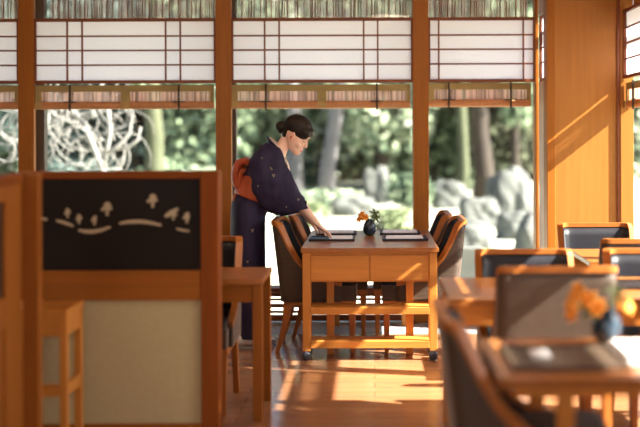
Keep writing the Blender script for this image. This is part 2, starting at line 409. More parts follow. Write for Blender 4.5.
# rolling wagon
t = thing('serving_wagon', 'honey wood serving wagon with two drawer fronts and small casters, at the near table end', 'wagon', (-.03,6.85,0))
top_mb(-.44,.44,-.10,.09,.72).build('tabletop', M_top, t, bevel=.004)
for sx in (-1,1):
    for y in (-.075,.065):
        l = MB().box(sx*.405-.025,sx*.405+.025,y-.014,y+.014,.06,.69).build('leg', W['z'], t, bevel=.004)
        MB().box(sx*.405-.009,sx*.405+.009,y-.009,y+.009,.035,.062).build('stem', M_metal, l)
        rs = [[(sx*.405+q_*math.cos(a*PI/10), y+k, .030+q_*math.sin(a*PI/10)) for a in range(20)] for k,q_ in ((-.021,.018),(-.017,.026),(-.008,.030),(.008,.030),(.017,.026),(.021,.018))]
        MB().rings(rs).build('caster_wheel', M_rubber, l, smooth=True)
MB().box(-.38,.38,-.06,.06,.50,.69).build('drawer_box', W['x'], t)
for x0,x1 in ((-.378,-.003),(.003,.378)): MB().box(x0,x1,-.078,-.06,.512,.672).build('drawer_front', W['x'], t, bevel=.002)
MB().box(-.38,.38,-.075,-.055,.674,.69).build('rail', W['x'], t)
for z in (.34,.125):
    MB().box(-.38,.38,-.092,.085,z-.045,z).build('shelf', W['x'], t, bevel=.003)
# right side tables
def slab_table(label, x0,x1,y0,y1,inset,W=W,za=.60):
    t = thing('dining_table', label, 'table', ((x0+x1)/2,(y0+y1)/2,0))
    hx=(x1-x0)/2; hy=(y1-y0)/2
    top_mb(-hx,hx,-hy,hy,.72).build('tabletop', M_top, t, bevel=.004)
    for sx in (-1,1):
        for sy in (-1,1): MB().box(sx*(hx-inset)-.025,sx*(hx-inset)+.025,sy*(hy-.03)-.02,sy*(hy-.03)+.02,0,.69).build('leg', W['z'], t, bevel=.004)
    for ya in (-hy+.02,hy-.04): MB().box(-hx+.05,hx-.05,ya,ya+.02,za,.69).build('apron', W['x'], t)
    return t
slab_table('wooden table with woven chairs on both sides, in the middle right', .327,1.78,4.63,5.35,.04)
slab_table('nearest wooden table, lower right, with dark tray and orange flower vase', .365,1.55,3.12,3.74,.20,W,.665)
slab_table('farthest right table before the sunlit wood wall, mostly hidden by chairs', 1.22,1.80,6.0,6.66,.05)
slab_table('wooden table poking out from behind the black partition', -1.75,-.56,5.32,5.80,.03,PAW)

# ------------------------------------------------------------------ trays and linen
M_mat = textured('brown_lacquer_mat', (.045,.028,.018), (.075,.048,.03), 6, .5, (1,12,1))
def tray(name, label, x0,x1,y0,y1,z, cloths, grp='dark trays on the set dining table', M_tray=M_tray):
    t = thing(name, label, 'tray', ((x0+x1)/2,(y0+y1)/2,z), 0, grp)
    hx=(x1-x0)/2; hy=(y1-y0)/2
    MB().box(-hx,hx,-hy,hy,0,.008).build('base', M_tray, t)
    m = MB().box(-hx,hx,-hy,-hy+.012,.008,.014).box(-hx,hx,hy-.012,hy,.008,.014).box(-hx,-hx+.012,-hy+.012,hy-.012,.008,.014).box(hx-.012,hx,-hy+.012,hy-.012,.008,.014)
    m.build('rim', M_tray, t)
    for lab,(a,b,c,d,h) in cloths:
        o = MB().box(a,b,c,d,z+.009,z+.009+h).box(a+.01,b-.004,c+.006,d-.006,z+.0092+h,z+.013+h).build('folded_napkin', M_cloth, bevel=.003)
        tag(o, lab, 'napkin', 'white folded napkins on the trays')
    return t
tray('serving_tray','dark tray under the woman\'s hand, near left on the table', -.445,-.135,7.19,7.45,.72,
     [('white folded napkin on the near left tray beside the woman\'s hand', (-.31,-.150,7.23,7.40,.008))])
tray('serving_tray','dark tray far left on the table, behind the one being set', -.42,-.13,7.62,7.86,.72,
     [('white folded napkin on the far left tray, behind the woman\'s hand', (-.38,-.15,7.66,7.82,.010))])
tray('serving_tray','dark tray near right on the table', .055,.365,7.19,7.45,.72,
     [('white folded napkin lying on the near right tray', (.08,.335,7.24,7.40,.008))])
tray('serving_tray','dark tray far right on the table, near the wood post', .04,.33,7.62,7.86,.72,
     [('white folded napkin on the far right tray, near the wood post', (.06,.31,7.66,7.82,.010))])
# near table: dark mat, small folded item, white sheet
t = tray('serving_tray','large dark blurred tray on the nearest table, lower right', .42,.785,3.22,3.56,.72,
     [('crumpled white napkin on the big blurred tray, lower right', (.50,.56,3.36,3.45,.010))], None, M_mat)
o = MB().box(.79,1.35,3.30,3.60,.7205,.732).box(.80,1.33,3.31,3.59,.7325,.745).build('paper_sheet', M_cloth, bevel=.002)
tag(o, 'white cloth spread on the nearest table beside the orange flower vase', 'cloth')
tray('serving_tray','dark tray on the middle right table, cut off at the right edge', 1.13,1.5,4.90,5.16,.72, [], None)
tray('serving_tray','dark tray on the middle right table in front of the leather chair back', .62,.98,4.92,5.2,.72, [], None)

# ------------------------------------------------------------------ vases with flowers
M_vase = textured('blue_black_glaze', (.006,.012,.024), (.02,.045,.075), 8, .25)
M_petal = mat('orange_petal', (.85,.31,.03), .5); M_leafd = mat('dark_green_leaf', (.09,.12,.03), .5); M_stem = mat('green_stem', (.12,.2,.05), .6)
def vase(label, flabel, x, y, z, s, seed, spread=1, blooms=None):
    g = random.Random(seed)
    t = thing('flower_vase', label, 'vase', (x,y,z), 0, 'dark blue vases')
    MB().lathe([(.018*s,0),(.032*s,.006*s),(.045*s,.03*s),(.048*s,.05*s),(.043*s,.078*s),(.030*s,.102*s),(.024*s,.112*s),(.026*s,.118*s),(.021*s,.117*s),(.018*s,.10*s)],28).build('body', M_vase, t, smooth=True)
    f = thing('flower_posy', flabel, 'flowers', (x,y,z+.098*s), 0, 'orange flowers in the blue vases')
    st = MB(); pts = blooms
    for bx,by,bz,kind in pts: st.tube([(0,0,0),(bx*.35,by*.35,max(.03,bz*.7)),(bx,by,bz)], .0022, 6)
    st.build('stem', M_stem, f)
    for bx,by,bz,kind in pts:
        m = MB(); n = 6 if kind == 'b' else 5
        ax = Vector((bx*.8,-.06,.035+g.uniform(-.02,.03))).normalized(); u = ax.orthogonal().normalized(); v = ax.cross(u)
        for k in range(n):
            a = 2*PI*k/n + g.random()*.3
            d = u*math.cos(a)+v*math.sin(a); w = ax.cross(d)
            L_ = (.035 if kind=='b' else .048)*s; wd = (.013 if kind=='b' else .009)*s
            q = Vector((bx,by,bz)); rs = []
            for i in range(5):
                tt = i/4; c = q + d*L_*tt + ax*(.010*s*math.sin(tt*PI*.8)); ww = wd*math.sin(PI*(.12+.86*tt))
                rs.append([c-w*ww, c+ax*.0012, c+w*ww, c-ax*.0012])
            m.rings(rs)
        m.build('flower' if kind=='b' else 'leaf_spray', M_petal if kind=='b' else M_leafd, f, smooth=True)
B1 = [(-.050,-.02,.045,'b'),(-.065,.0,.018,'b'),(-.030,-.02,.028,'b'),(.040,-.02,.030,'l'),(.035,.01,.055,'l')]
vase('small dark blue vase in the middle of the set dining table','orange blossoms with dark leaves in the vase on the set dining table', -.035,7.60,.72,1.0,3,blooms=B1)
B2 = [(-.115,-.01,.030,'b'),(-.095,.0,.070,'b'),(-.060,-.02,.045,'b'),(-.035,-.02,.02,'b'),(-.11,.02,-.005,'b'),(.045,0,.035,'b'),(.07,.01,.02,'b'),(.03,0,.06,'l'),(-.05,0,.01,'l')]
vase('larger looking dark blue vase on the nearest table, lower right','blurred orange blossoms in the vase on the nearest table', .80,3.66,.72,1.08,5,blooms=B2)

# ------------------------------------------------------------------ black partition, left
t = thing('partition_screen', 'low wooden partition with black panel of painted pines over a cream panel', 'partition', (-1.18,4.95,0))
def P_(x0,x1,y0,y1,z0,z1,name,m,bv=.004,par=t): return MB().box(x0+1.18,x1+1.18,y0-4.95,y1-4.95,z0,z1).build(name,m,par,bevel=bv)
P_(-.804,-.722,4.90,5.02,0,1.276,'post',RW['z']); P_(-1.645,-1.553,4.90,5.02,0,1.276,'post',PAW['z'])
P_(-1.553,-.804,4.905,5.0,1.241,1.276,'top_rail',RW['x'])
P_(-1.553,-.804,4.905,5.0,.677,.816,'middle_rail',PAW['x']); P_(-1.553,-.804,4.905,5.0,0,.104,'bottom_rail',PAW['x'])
P_(-1.553,-.804,4.925,4.975,.104,.677,'cream_panel',M_cream,0)
bp = P_(-1.553,-.804,4.925,4.975,.816,1.241,'black_panel',M_black,0)
art = MB(); nst = [0]
def ppt(px,py): return Vector(((px-374)/1060*4.92+1.18, 4.923-4.95, 1.44-(py-135)/1060*4.92))
def stroke(pts, w):
    nst[0] += 1; off = -.0003*nst[0]; pts = [ppt(*p)+Vector((0,off,0)) for p in pts]; n=len(pts); rs=[]
    for i,p in enumerate(pts):
        d=(pts[min(i+1,n-1)]-pts[max(i-1,0)]).normalized(); s_=Vector((-d.z,0,d.x)); ww=w*4.64e-3/2*(0.45+.55*math.sin(PI*(i+.5)/n))*2**.5
        rs.append([p-s_*ww+Vector((0,-.002,0)),p+s_*ww+Vector((0,-.002,0)),p+s_*ww,p-s_*ww])
    art.rings(rs)
stroke([(38,217),(42,217.5),(47,218.5)],2); stroke([(56,219.5),(62,221),(68,223),(73,225)],2.2)
stroke([(78,229),(84,230.5),(92,230.8),(100,229.5),(110,226)],2.6)
stroke([(119,222.5),(128,221),(138,220.6),(148,221.5),(161,224.5)],2.6); stroke([(176,228),(182,229.5),(189,230.5)],1.6)
def pine(x,y,s,lean=0,wide=1):
    s *= .92
    stroke([(x+lean,y-4.5*s),(x+lean*.5,y),(x,y+5.5*s)],2.0*s)
    stroke([(x-5.0*s*wide,y+1.0*s),(x-1,y-1.5*s),(x+4.5*s*wide,y-.2*s)],2.3*s)
    stroke([(x-2.6*s*wide,y-3.2*s),(x+lean,y-4.5*s),(x+3.2*s*wide,y-2.6*s)],2.2*s)
pine(67.5,212,.95,-1,.7); pine(79,218,.95,-1,.7); pine(94,219.5,.95,1.5,.6); pine(107,208,1.35,.5,.9); pine(152.5,200,1.3,.5,.9)
pine(173,214.5,.95,1,1); stroke([(165,216),(171,211.5),(178,208)],3); pine(186.5,217,1.05,1.5,.7)
stroke([(38,201),(39.5,205)],2)
art.build('painted_pines', M_ink, bp)
# return of the partition towards us
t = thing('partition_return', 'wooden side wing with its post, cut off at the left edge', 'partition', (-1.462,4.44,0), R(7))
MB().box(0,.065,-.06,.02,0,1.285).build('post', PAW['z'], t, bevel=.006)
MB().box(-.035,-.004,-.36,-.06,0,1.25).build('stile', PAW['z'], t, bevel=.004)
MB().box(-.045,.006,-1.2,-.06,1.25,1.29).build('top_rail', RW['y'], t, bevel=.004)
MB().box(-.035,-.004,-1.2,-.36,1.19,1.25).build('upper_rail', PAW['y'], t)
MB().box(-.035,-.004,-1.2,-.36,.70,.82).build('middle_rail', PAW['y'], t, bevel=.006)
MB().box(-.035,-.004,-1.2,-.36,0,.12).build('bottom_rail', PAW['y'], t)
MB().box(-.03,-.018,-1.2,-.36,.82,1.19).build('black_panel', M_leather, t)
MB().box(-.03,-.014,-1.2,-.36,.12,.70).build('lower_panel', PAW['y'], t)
# small open stand in front of the cream panel
t = thing('side_stand', 'narrow open wooden stand in front of the cream panel', 'stand', (-1.475,4.72,0))
MB().box(-.145,.145,-.13,.13,.665,.69).build('top', W['x'], t, bevel=.004)
for sx in (-1,1):
    for sy in (-1,1): MB().box(sx*.125-.017,sx*.125+.017,sy*.112-.016,sy*.112+.016,0,.665).build('leg', W['z'], t, bevel=.003)
for za, zb in ((.57,.664),(.31,.36),(.05,.10)): MB().box(.110,.138,-.096,.096,za,zb).build('side_rail', W['y'], t, bevel=.002)
for za, zb in ((.57,.664),(.31,.36),(.05,.10)): MB().box(-.108,.108,-.126,-.104,za,zb).build('front_rail', W['x'], t, bevel=.002)
# ------------------------------------------------------------------ the woman in the kimono
SK = mat('skin', (.80,.53,.42), .5); SK.node_tree.nodes['Principled BSDF'].inputs['Subsurface Weight'].default_value = .08
SK.node_tree.nodes['Principled BSDF'].inputs['Subsurface Radius'].default_value = (.02,.008,.004)
M_kim = textured('indigo_kimono_silk', (.018,.014,.040), (.032,.026,.066), 30, .65, (1,1,.2), spec=.2)
M_obi = textured('rust_orange_obi', (.30,.045,.012), (.46,.09,.026), 14, .55, (1,1,.4))
M_hair = textured('dark_hair', (.008,.005,.004), (.018,.010,.008), 30, .5, (1,6,6), bump=.3, spec=.3)
M_collar = mat('pale_under_collar', (.62,.50,.45), .7); M_motif = mat('pale_gold_motif', (.42,.36,.20), .6)
M_ear = mat('ear_shading_skin', (.80,.42,.32), .5); M_lip = mat('lips', (.55,.16,.13), .45); M_dark = mat('lash_and_brow', (.03,.015,.012), .6); M_sole = mat('sandal', (.25,.22,.24), .6)
DK = 7.25
PB = Vector((-.86, DK, 0))
def Q(px, py, dy=0.0, k=DK): return Vector(((px-374)/1060*k, k+dy, 1.44-(py-135)/1060*k)) - PB
woman = thing('person', 'woman in dark indigo kimono with orange obi, bending to set a tray', 'person', tuple(PB))
def sect(A, B, hw, n=28, yc=0.0, ex=1.0):       # closed ring between front point A and back point B (pixels), half width hw
    a = Q(*A); b = Q(*B); c = (a+b)/2; u = (a-b)/2; out = []
    for j in range(n):
        t = 2*PI*j/n; ct, st = math.cos(t), math.sin(t)
        out.append(c + u*math.copysign(abs(ct)**ex, ct) + Vector((0, hw*math.copysign(abs(st)**ex, st)+yc, 0)))
    return out
def smooth_rings(rs, k=4):                      # Catmull-Rom between rings
    out = []; n = len(rs)
    for i in range(n-1):
        p0, p1, p2, p3 = rs[max(i-1,0)], rs[i], rs[i+1], rs[min(i+2,n-1)]
        for s_ in range(k):
            t = s_/k
            out.append([.5*((2*b)+(c-a)*t+(2*a-5*b+4*c-d)*t*t+(3*b-a-3*c+d)*t**3) for a,b,c,d in zip(p0,p1,p2,p3)])
    out.append(rs[-1]); return out
# ---- head frame
pitch = R(35); yaw = R(-14)
HR = Matrix.Rotation(yaw, 3, 'Z') @ Matrix.Rotation(pitch, 3, 'Y')
HC = Q(296.6, 134.4)
def H(x, y, z): return HC + HR @ Vector((x, y, z))
body = MB()
HS = [(-.118,.045,.078,.016),(-.110,.02,.089,.030),(-.095,-.005,.094,.042),(-.075,-.03,.0925,.052),(-.055,-.055,.0915,.060),(-.035,-.074,.090,.065),
      (-.012,-.086,.0875,.069),(.004,-.092,.084,.071),(.02,-.095,.089,.073),(.04,-.096,.0935,.074),(.062,-.092,.090,.071),(.085,-.08,.078,.063),(.104,-.058,.058,.048),(.117,-.03,.033,.027),(.121,-.01,.012,.010)]
rs = []
for z, xb, xf, w_ in HS:
    m_ = (xb+xf)/2; h_ = (xf-xb)/2
    rs.append([H(m_+h_*math.cos(t), w_*math.sin(t)*(1-.16*math.cos(t)), z) for t in [2*PI*j/28 for j in range(28)]])
body.rings(smooth_rings(rs, 2))
def Hr(pts, n=10): return [[H(x+rx*math.cos(2*PI*j/n), ry*math.sin(2*PI*j/n), z) for j in range(n)] for x, z, rx, ry in pts]
body.rings(Hr([(.082,.012,.006,.007),(.090,-.005,.008,.008),(.097,-.02,.010,.011),(.102,-.032,.011,.014),(.094,-.041,.010,.013)]))      # nose
body.ball(H(.089,0,-.068), (.008,.020,.009), M=HR)                                                                       # mouth
for sy in (-1,1):
    body.ball(H(.002,sy*.082,-.016), (.020,.012,.034), M=HR @ Matrix.Rotation(sy*R(18),3,'Z'))
    body.ball(H(.055,sy*.036,-.045), (.026,.020,.022), M=HR)                                                             # cheeks
# ---- neck, trunk, legs
body.rings(smooth_rings([[H(x+rx*math.cos(t), ry*math.sin(t), z) for t in [2*PI*j/20 for j in range(20)]] for x,z,rx,ry in ((-.02,-.04,.05,.045),(-.035,-.08,.046,.046),)]
    + [sect((287,152),(275,145),.050,20), sect((285,159),(267,148),.075,20)],3))
trunk = [sect((284,158),(266,148),.07),sect((284,166),(260,156),.15),sect((280,182),(250,168),.145),sect((271,198),(242,186),.125),sect((262,213),(235,206),.150),sect((260,228),(234,222),.150)]
body.rings(smooth_rings(trunk,3))
for sy in (-1,1):
    body.rings(smooth_rings([sect((261,222),(235,216),.082,16,sy*.080),sect((260,250),(239,248),.070,16,sy*.080),sect((258,280),(242,280),.052,16,sy*.080),
                sect((256,300),(241,300),.050,16,sy*.080),sect((252,330),(243,330),.034,16,sy*.080),sect((252,341),(242,341),.034,16,sy*.080)],3))
    f0 = sy*.080
    body.rings([[Vector((x+.0, f0+w_*math.cos(t), z+hh*math.sin(t)))for t in [2*PI*j/12 for j in range(12)]] for x,w_,z,hh in
        ((-.075,.020,.045,.022),(-.055,.030,.052,.034),(0,.034,.055,.036),(.06,.040,.045,.024),(.12,.040,.038,.017),(.15,.030,.034,.013))])
# ---- arms and hands
def arm(sh, el, wr, side):
    body.tube([sh, (sh+el)/2, el], [.050,.045,.038], 14); body.ball(el, (.038,.038,.038))
    body.tube([el, el.lerp(wr,.35), el.lerp(wr,.75), wr], [.037,.036,.027,.024], 14)
def hand(wr, dirv, palm_n, side, curls, sc=1.0):
    d = dirv.normalized(); n_ = (palm_n - d*palm_n.dot(d)).normalized(); s_ = d.cross(n_).normalized()*side     # s_ points to the thumb side
    P = lambda a,b,c: wr + (d*a + s_*b + n_*c)*sc
    rs = []
    for a, hw, th, c in ((-.012,.024,.019,0),(.015,.030,.018,.001),(.045,.038,.016,.003),(.075,.041,.014,.004),(.090,.036,.010,.003)):
        rs.append([P(a, hw*math.cos(t), c+th*math.sin(t)) for t in [2*PI*j/16 for j in range(16)]])
    body.rings(smooth_rings(rs,3))
    for k,(b, L_, sp) in enumerate(((.029,.070,.16),(.010,.078,.04),(-.010,.073,-.06),(-.028,.058,-.18))):
        p = P(.074, b, .002); a = 0; pts = [P(.055,b*.9,.002), p]; seg = (.45,.30,.25)
        for q in range(3):
            a += curls[k][q]
            p = p + (d*math.cos(a)*math.cos(sp) + s_*math.sin(sp) + n_*math.sin(a))*L_*seg[q]*sc; pts.append(p)
        body.tube(pts, [.0092*sc,.0092*sc,.0084*sc,.0078*sc,.0064*sc], 10); body.ball(pts[-1], (.0064*sc,)*3, 8, 6)
    th = [P(.018,.022,.004), P(.040,.046,.012), P(.064,.060,.022), P(.086,.062,.034)]
    body.tube(th, [.014*sc,.0115*sc,.010*sc,.0075*sc], 10); body.ball(th[-1], (.0075,)*3, 8, 6)
shR = Q(272.5,162,-.150); elR = Q(297,197,-.12); wrR = Q(316,222.5,-.04)
shL = Q(272,161,.150); elL = Q(291,197,.15); wrL = Q(310,223,.12)
arm(shR, elR, wrR, 1); arm(shL, elL, wrL, -1)
tipR = Q(334,237.2,.0); tipL = Q(328,235,.11)
cu = [(.10,.20,.2),(.0,.2,.25),(-.05,.25,.3),(-.1,.3,.3)]
hand(wrR, tipR-wrR, Vector((-.25,0,-1)), 1, cu); hand(wrL, tipL-wrL, Vector((-.25,0,-1)), -1, cu)
# one continuous skin surface
raw = body.build('body_raw', SK); md = raw.modifiers.new('r','REMESH'); md.mode = 'VOXEL'; md.voxel_size = .0036; md.use_smooth_shade = True
sm = raw.modifiers.new('s','SMOOTH'); sm.factor = .5; sm.iterations = 2
dg = bpy.context.evaluated_depsgraph_get(); me = bpy.data.meshes.new_from_object(raw.evaluated_get(dg)); me.name = 'body'
bpy.data.objects.remove(raw)
bo = bpy.data.objects.new('body', me); COL.objects.link(bo); bo.parent = woman
me.materials.clear(); me.materials.append(SK)
for p_ in me.polygons: p_.use_smooth = True
# ---- face details
for sy in (-1,1):
    MB().tube([H(.083,sy*.018,.000),H(.0855,sy*.028,-.004),H(.082,sy*.040,-.003),H(.074,sy*.047,.001)], [.0012,.0026,.0026,.0012], 8).build('eye', M_dark, woman, smooth=True)
    MB().tube([H(.088,sy*.016,.021),H(.088,sy*.030,.026),H(.078,sy*.047,.022)], [.0018,.0026,.0012], 8).build('eyebrow', M_dark, woman, smooth=True)
m = MB(); m.ball(H(.0945,0,-.0655), (.0045,.017,.0035), M=HR); m.ball(H(.093,0,-.0725), (.0048,.014,.0042), M=HR); m.build('lips', M_lip, woman, smooth=True)
for sy in (-1,1):
    ear = [H(.000+.017*math.cos(t), sy*(.091+.003*math.cos(t)), -.016+.030*math.sin(t)) for t in [R(-70)+R(300)*j/12 for j in range(13)]]
    MB().tube(ear, [.003]+[.0045]*11+[.003], 8).build('ear_rim', M_ear, woman, smooth=True)  # rim tinted redder in place of self-shadow
    MB().ball(H(.002,sy*.0925,-.018), (.008,.003,.014), M=HR).build('ear_hollow_shade', M_lip, woman, smooth=True)  # raised dark red patch painted as shade inside the ear
# ---- hair with bun
m = MB()
m.ball(H(-.016,0,.044), (.107,.079,.092), 32, 20, HR)
m.ball(H(-.056,0,-.006), (.048,.062,.064), 24, 14, HR)
m.ball(H(.048,0,.062), (.054,.056,.040), 20, 14, HR)
m.ball(H(-.09,0,-.015), (.035,.030,.035), 18, 12, HR)
for sy in (-1,1): m.ball(H(.045,sy*.046,.052), (.052,.028,.038), 20, 14, HR)
rh = m.build('hair_raw', M_hair); md = rh.modifiers.new('r','REMESH'); md.mode = 'VOXEL'; md.voxel_size = .004
sm = rh.modifiers.new('s','SMOOTH'); sm.factor = .5; sm.iterations = 6
dg = bpy.context.evaluated_depsgraph_get(); me = bpy.data.meshes.new_from_object(rh.evaluated_get(dg)); me.name = 'hair'; bpy.data.objects.remove(rh)
ho = bpy.data.objects.new('hair', me); COL.objects.link(ho); ho.parent = woman; me.materials.clear(); me.materials.append(M_hair)
for p_ in me.polygons: p_.use_smooth = True
m = MB()
m.ball(H(-.128,0,-.018), (.034,.042,.038), 20, 12, HR)
for a in range(5):
    c = [H(-.128+.010+.004*a, .036*math.cos(t), -.018+.034*math.sin(t)) for t in [a*.5+PI*1.3*j/10 for j in range(11)]]
    m.tube(c, [.006]+[.011]*9+[.005], 8)
m.build('hair_bun', M_hair, ho, smooth=True)
# ---- kimono: trunk and skirt
kr = [sect((284,155),(268,143),.075),sect((285,161),(262,147.5),.135),sect((285,174),(251.5,159),.180,ex=.9),sect((279,190),(241,175),.165),sect((271,203),(234,190),.155),
      sect((265,215),(230.5,204),.175),sect((264.5,232),(230,224),.178),sect((265,258),(231,256),.168),sect((265,295),(233,295),.155),sect((264,322),(236,322),.145),sect((263,335.5),(237,335.5),.142)]
kr = smooth_rings(kr,6)
for i, r_ in enumerate(kr):
    f = min(1, i/ (len(kr)*.45))
    for j, p_ in enumerate(r_):
        nz = noise.noise(Vector((p_.x*9, p_.y*9, p_.z*1.6+3)))*.016*f
        c = sum(r_, Vector())/len(r_); p_ += (p_-c).normalized()*nz
kim = MB().rings(kr).build('kimono', M_kim, woman, smooth=True)
# overlap edge of the skirt
def surf(bvhs, px, py):
    o = Vector((0,0,1.44)) - PB; t_ = Q(px,py); d = (t_-o).normalized(); best = None
    for b in bvhs:
        h = b.ray_cast(o, d)
        if h[0] is not None and (best is None or h[3] < best[3]): best = h
    return best
# sleeves
def sleeve(sy):
    s_ = -1 if sy < 0 else 1; dx = 0 if sy < 0 else -5
    f = [((281,147.5),(267,142),.035,.085),((284,153),(258,149),.062,.115),((287,161),(252,163),.064,.150),((291,170),(252.5,180),.060,.163),((296.5,181),(257,195),.056,.160),((302,192),(265,205),.052,.150),((306,201),(275,210),.047,.138),((308.5,207),(284,212.5),.042,.130)]
    rs_ = []
    for A,B,w_,yc in f:
        rs_.append(sect((A[0]+dx,A[1]-dx),(B[0]+dx,B[1]-dx),w_,28,s_*yc,.85))
    rs_ = smooth_rings(rs_,6)
    for i, r_ in enumerate(rs_):
        c = sum(r_, Vector())/len(r_)
        for p_ in r_:
            p_ += (p_-c).normalized()*(noise.noise(Vector((p_.x*9+p_.z*5, p_.y*6, p_.z*6-p_.x*6)))*.020 + (.25-abs(noise.noise(Vector(((p_.x+p_.z)*26+2, p_.y*5, (p_.z-p_.x)*5)))))*.022)*min(1,i/6)
    # turn the opening inwards so the sleeve reads as hollow
    last = rs_[-1]; c = sum(last, Vector())/len(last); axis = (rs_[-1][0]-rs_[-2][0]).normalized()
    inner = [p_ + (c-p_)*.10 for p_ in last]; deep = [p_ + (c-p_)*.18 - axis*.06 for p_ in last]
    return MB().rings(rs_+[inner,deep]).build('sleeve', M_kim, kim, smooth=True)
slR = sleeve(-1); slL = sleeve(1)
# collar standing off the nape, pale under collar inside it
def collar(pts, rad, flat, m_, name):
    p = [Q(*q) for q in pts]; 
    out = []
    for i in range(len(p)-1):
        a,b,c,d = p[max(i-1,0)],p[i],p[i+1],p[min(i+2,len(p)-1)]
        for k in range(4):
            t = k/4; out.append(.5*((2*b)+(c-a)*t+(2*a-5*b+4*c-d)*t*t+(3*b-a-3*c+d)*t**3))
    out.append(p[-1]); rs_ = []
    for i,q in enumerate(out):
        d = (out[min(i+1,len(out)-1)]-out[max(i-1,0)]).normalized(); up = Vector((-.35,0,1)); up = (up-d*up.dot(d)).normalized(); a = d.cross(up)
        rs_.append([q+up*rad*math.sin(2*PI*j/12)+a*flat*math.cos(2*PI*j/12) for j in range(12)])
    return MB().rings(rs_).build(name, m_, kim, smooth=True)
collar([(286,176,-.035),(285,165,-.060),(281,156,-.078),(274,146,-.080),(269.5,140.5,-.055),(267.8,139,0),(269.5,140.5,.055),(274,146,.080),(281,156,.078),(285,165,.060),(286,176,.035)], .024, .006, M_kim, 'collar')
collar([(288.5,172,-.030),(286.5,162,-.052),(282.5,153.5,-.068),(276,145,-.070),(271.5,140,-.048),(270,138.5,0),(271.5,140,.048),(276,145,.070),(282.5,153.5,.068),(286.5,162,.052),(288.5,172,.030)], .017, .004, M_collar, 'under_collar')
# obi: band round the waist, folded bow on the back
ob = smooth_rings([sect((283,184),(247,167.5),.180),sect((278,194),(240,178),.176),sect((271,204),(234,191),.170)],4)
obi = MB().rings(ob).build('obi', M_obi, woman, smooth=True)
def lobe(path, ws, ths):
    p = [Q(x,y,0) for x,y in path]; rs_ = []
    for i,q in enumerate(p):
        d = (p[min(i+1,len(p)-1)]-p[max(i-1,0)]).normalized(); nrm = Vector((-d.z,0,d.x))
        rs_.append([q+Vector((0,ws[i]*math.copysign(abs(math.cos(t))**.6,math.cos(t)),0))+nrm*ths[i]*math.sin(t) for t in [2*PI*j/24 for j in range(24)]])
    rs_ = smooth_rings(rs_,5)
    for r_ in rs_:
        for q in r_: q += Vector((1,0,.5)).normalized()*noise.noise(q*16)*.010
    return rs_
bw = MB().rings(lobe([(252,165),(247,161),(240.5,163),(237.5,172),(238,183),(243,190)],[.10,.13,.145,.14,.12,.09],[.012,.026,.032,.032,.030,.02]))
bw.build('obi_bow_loop', M_obi, obi, smooth=True)
MB().rings(lobe([(250,170),(243,170),(240,178),(243,187),(248,188)],[.08,.10,.11,.10,.07],[.02,.035,.04,.035,.02])).build('obi_knot', M_obi, obi, smooth=True)
MB().rings(lobe([(244,184),(239,192),(236,199),(233.5,206)],[.07,.09,.085,.07],[.02,.028,.022,.008])).build('obi_tail', M_obi, obi, smooth=True)
# small printed motifs on the cloth
dg = bpy.context.evaluated_depsgraph_get(); bv = []
for o_ in (kim, slR):
    bv.append(BVHTree.FromPolygons([v.co for v in o_.data.vertices], [tuple(p.vertices) for p in o_.data.polygons]))
for px, py, k in ((271.5,169,1),(273.5,176,1),(298,200,.8),(252,231,1.1),(247,262,.8),(262,158,.6),(258,186,.6),(286,207,.5),(249,300,.9)):
    h = surf(bv, px, py)
    if not h: continue
    n_ = h[1] if h[1].y < 0 else -h[1]; u = n_.cross(Vector((0,0,1))).normalized(); v_ = u.cross(n_); c = h[0]+n_*.001
    m = MB()
    for a in (-1,1):
        q0 = c; q1 = c+u*a*.010*k+v_*.012*k; q2 = c+u*a*.004*k+v_*.016*k; q3 = c-v_*.008*k
        m.rings([[q0+u*a*.001,q1,q2,q3+u*a*.001],[p_+n_*.0012 for p_ in (q0+u*a*.001,q1,q2,q3+u*a*.001)]])
    m.build('printed_motif', M_motif, kim)
# white split-toe socks and sandals
for sy in (-1,1):
    f0 = sy*.080
    s1 = MB().rings(smooth_rings([[Vector((x, f0+w_*math.cos(t), z+hh*math.sin(t))) for t in [2*PI*j/14 for j in range(14)]] for x,w_,z,hh in
        ((-.085,.024,.050,.024),(-.060,.038,.060,.040),(0,.040,.062,.040),(.06,.045,.048,.026),(.12,.045,.040,.019),(.16,.032,.036,.013))],3)).build('sock', M_cloth, woman, smooth=True)
    MB().rings([[(x, f0+.052*y_, z) for x,y_ in ((-.10,-.7),(-.05,-1),(.10,-1.05),(.16,-.8),(.18,0),(.16,.8),(.10,1.05),(-.05,1),(-.10,.7))] for z in (.0,.022)]).build('sandal', M_sole, woman, bevel=.003)

# ------------------------------------------------------------------ the garden outside
GZ = -.30
M_ground = textured('pale_gravel_and_moss', (0.30,0.32,0.23), (0.46,0.47,0.40), .35, .95, detail=5)
M_rock = textured('pale_granite', (0.060,0.065,0.062), (0.125,0.130,0.125), 1.6, .9, bump=.6, detail=8)
M_barkg = textured('grey_bark', (0.10,0.095,0.105), (0.17,0.16,0.17), 3, .9, (1,1,.3)); M_barkb = textured('brown_bark', (0.018,0.012,0.010), (0.050,0.036,0.028), 3, .9, (1,1,.3))
M_barkm = textured('mossy_bark', (0.046,0.055,0.029), (0.084,0.092,0.050), 3, .9, (1,1,.3)); M_white = mat('sunlit_white_branch', (.24,.235,.225), .8)
LV = {'light': leaf_mat('haze_paled_green_leaves', (.10,.145,.105), (.38,.45,.31), .4), 'mid': leaf_mat('green_leaves', (.05,.078,.06), (.20,.26,.165), .35),  # leaf colours paled in place of atmospheric haze
      'dark': leaf_mat('dark_blue_green_leaves', (.032,.050,.048), (.085,.12,.11), .25), 'brown': leaf_mat('olive_brown_leaves', (.045,.048,.036), (.15,.165,.11), .3),
      'low': leaf_mat('shrub_leaves', (.10,.13,.07), (.27,.31,.18), .35)}
v = []; f = []; nx, ny = 60, 60
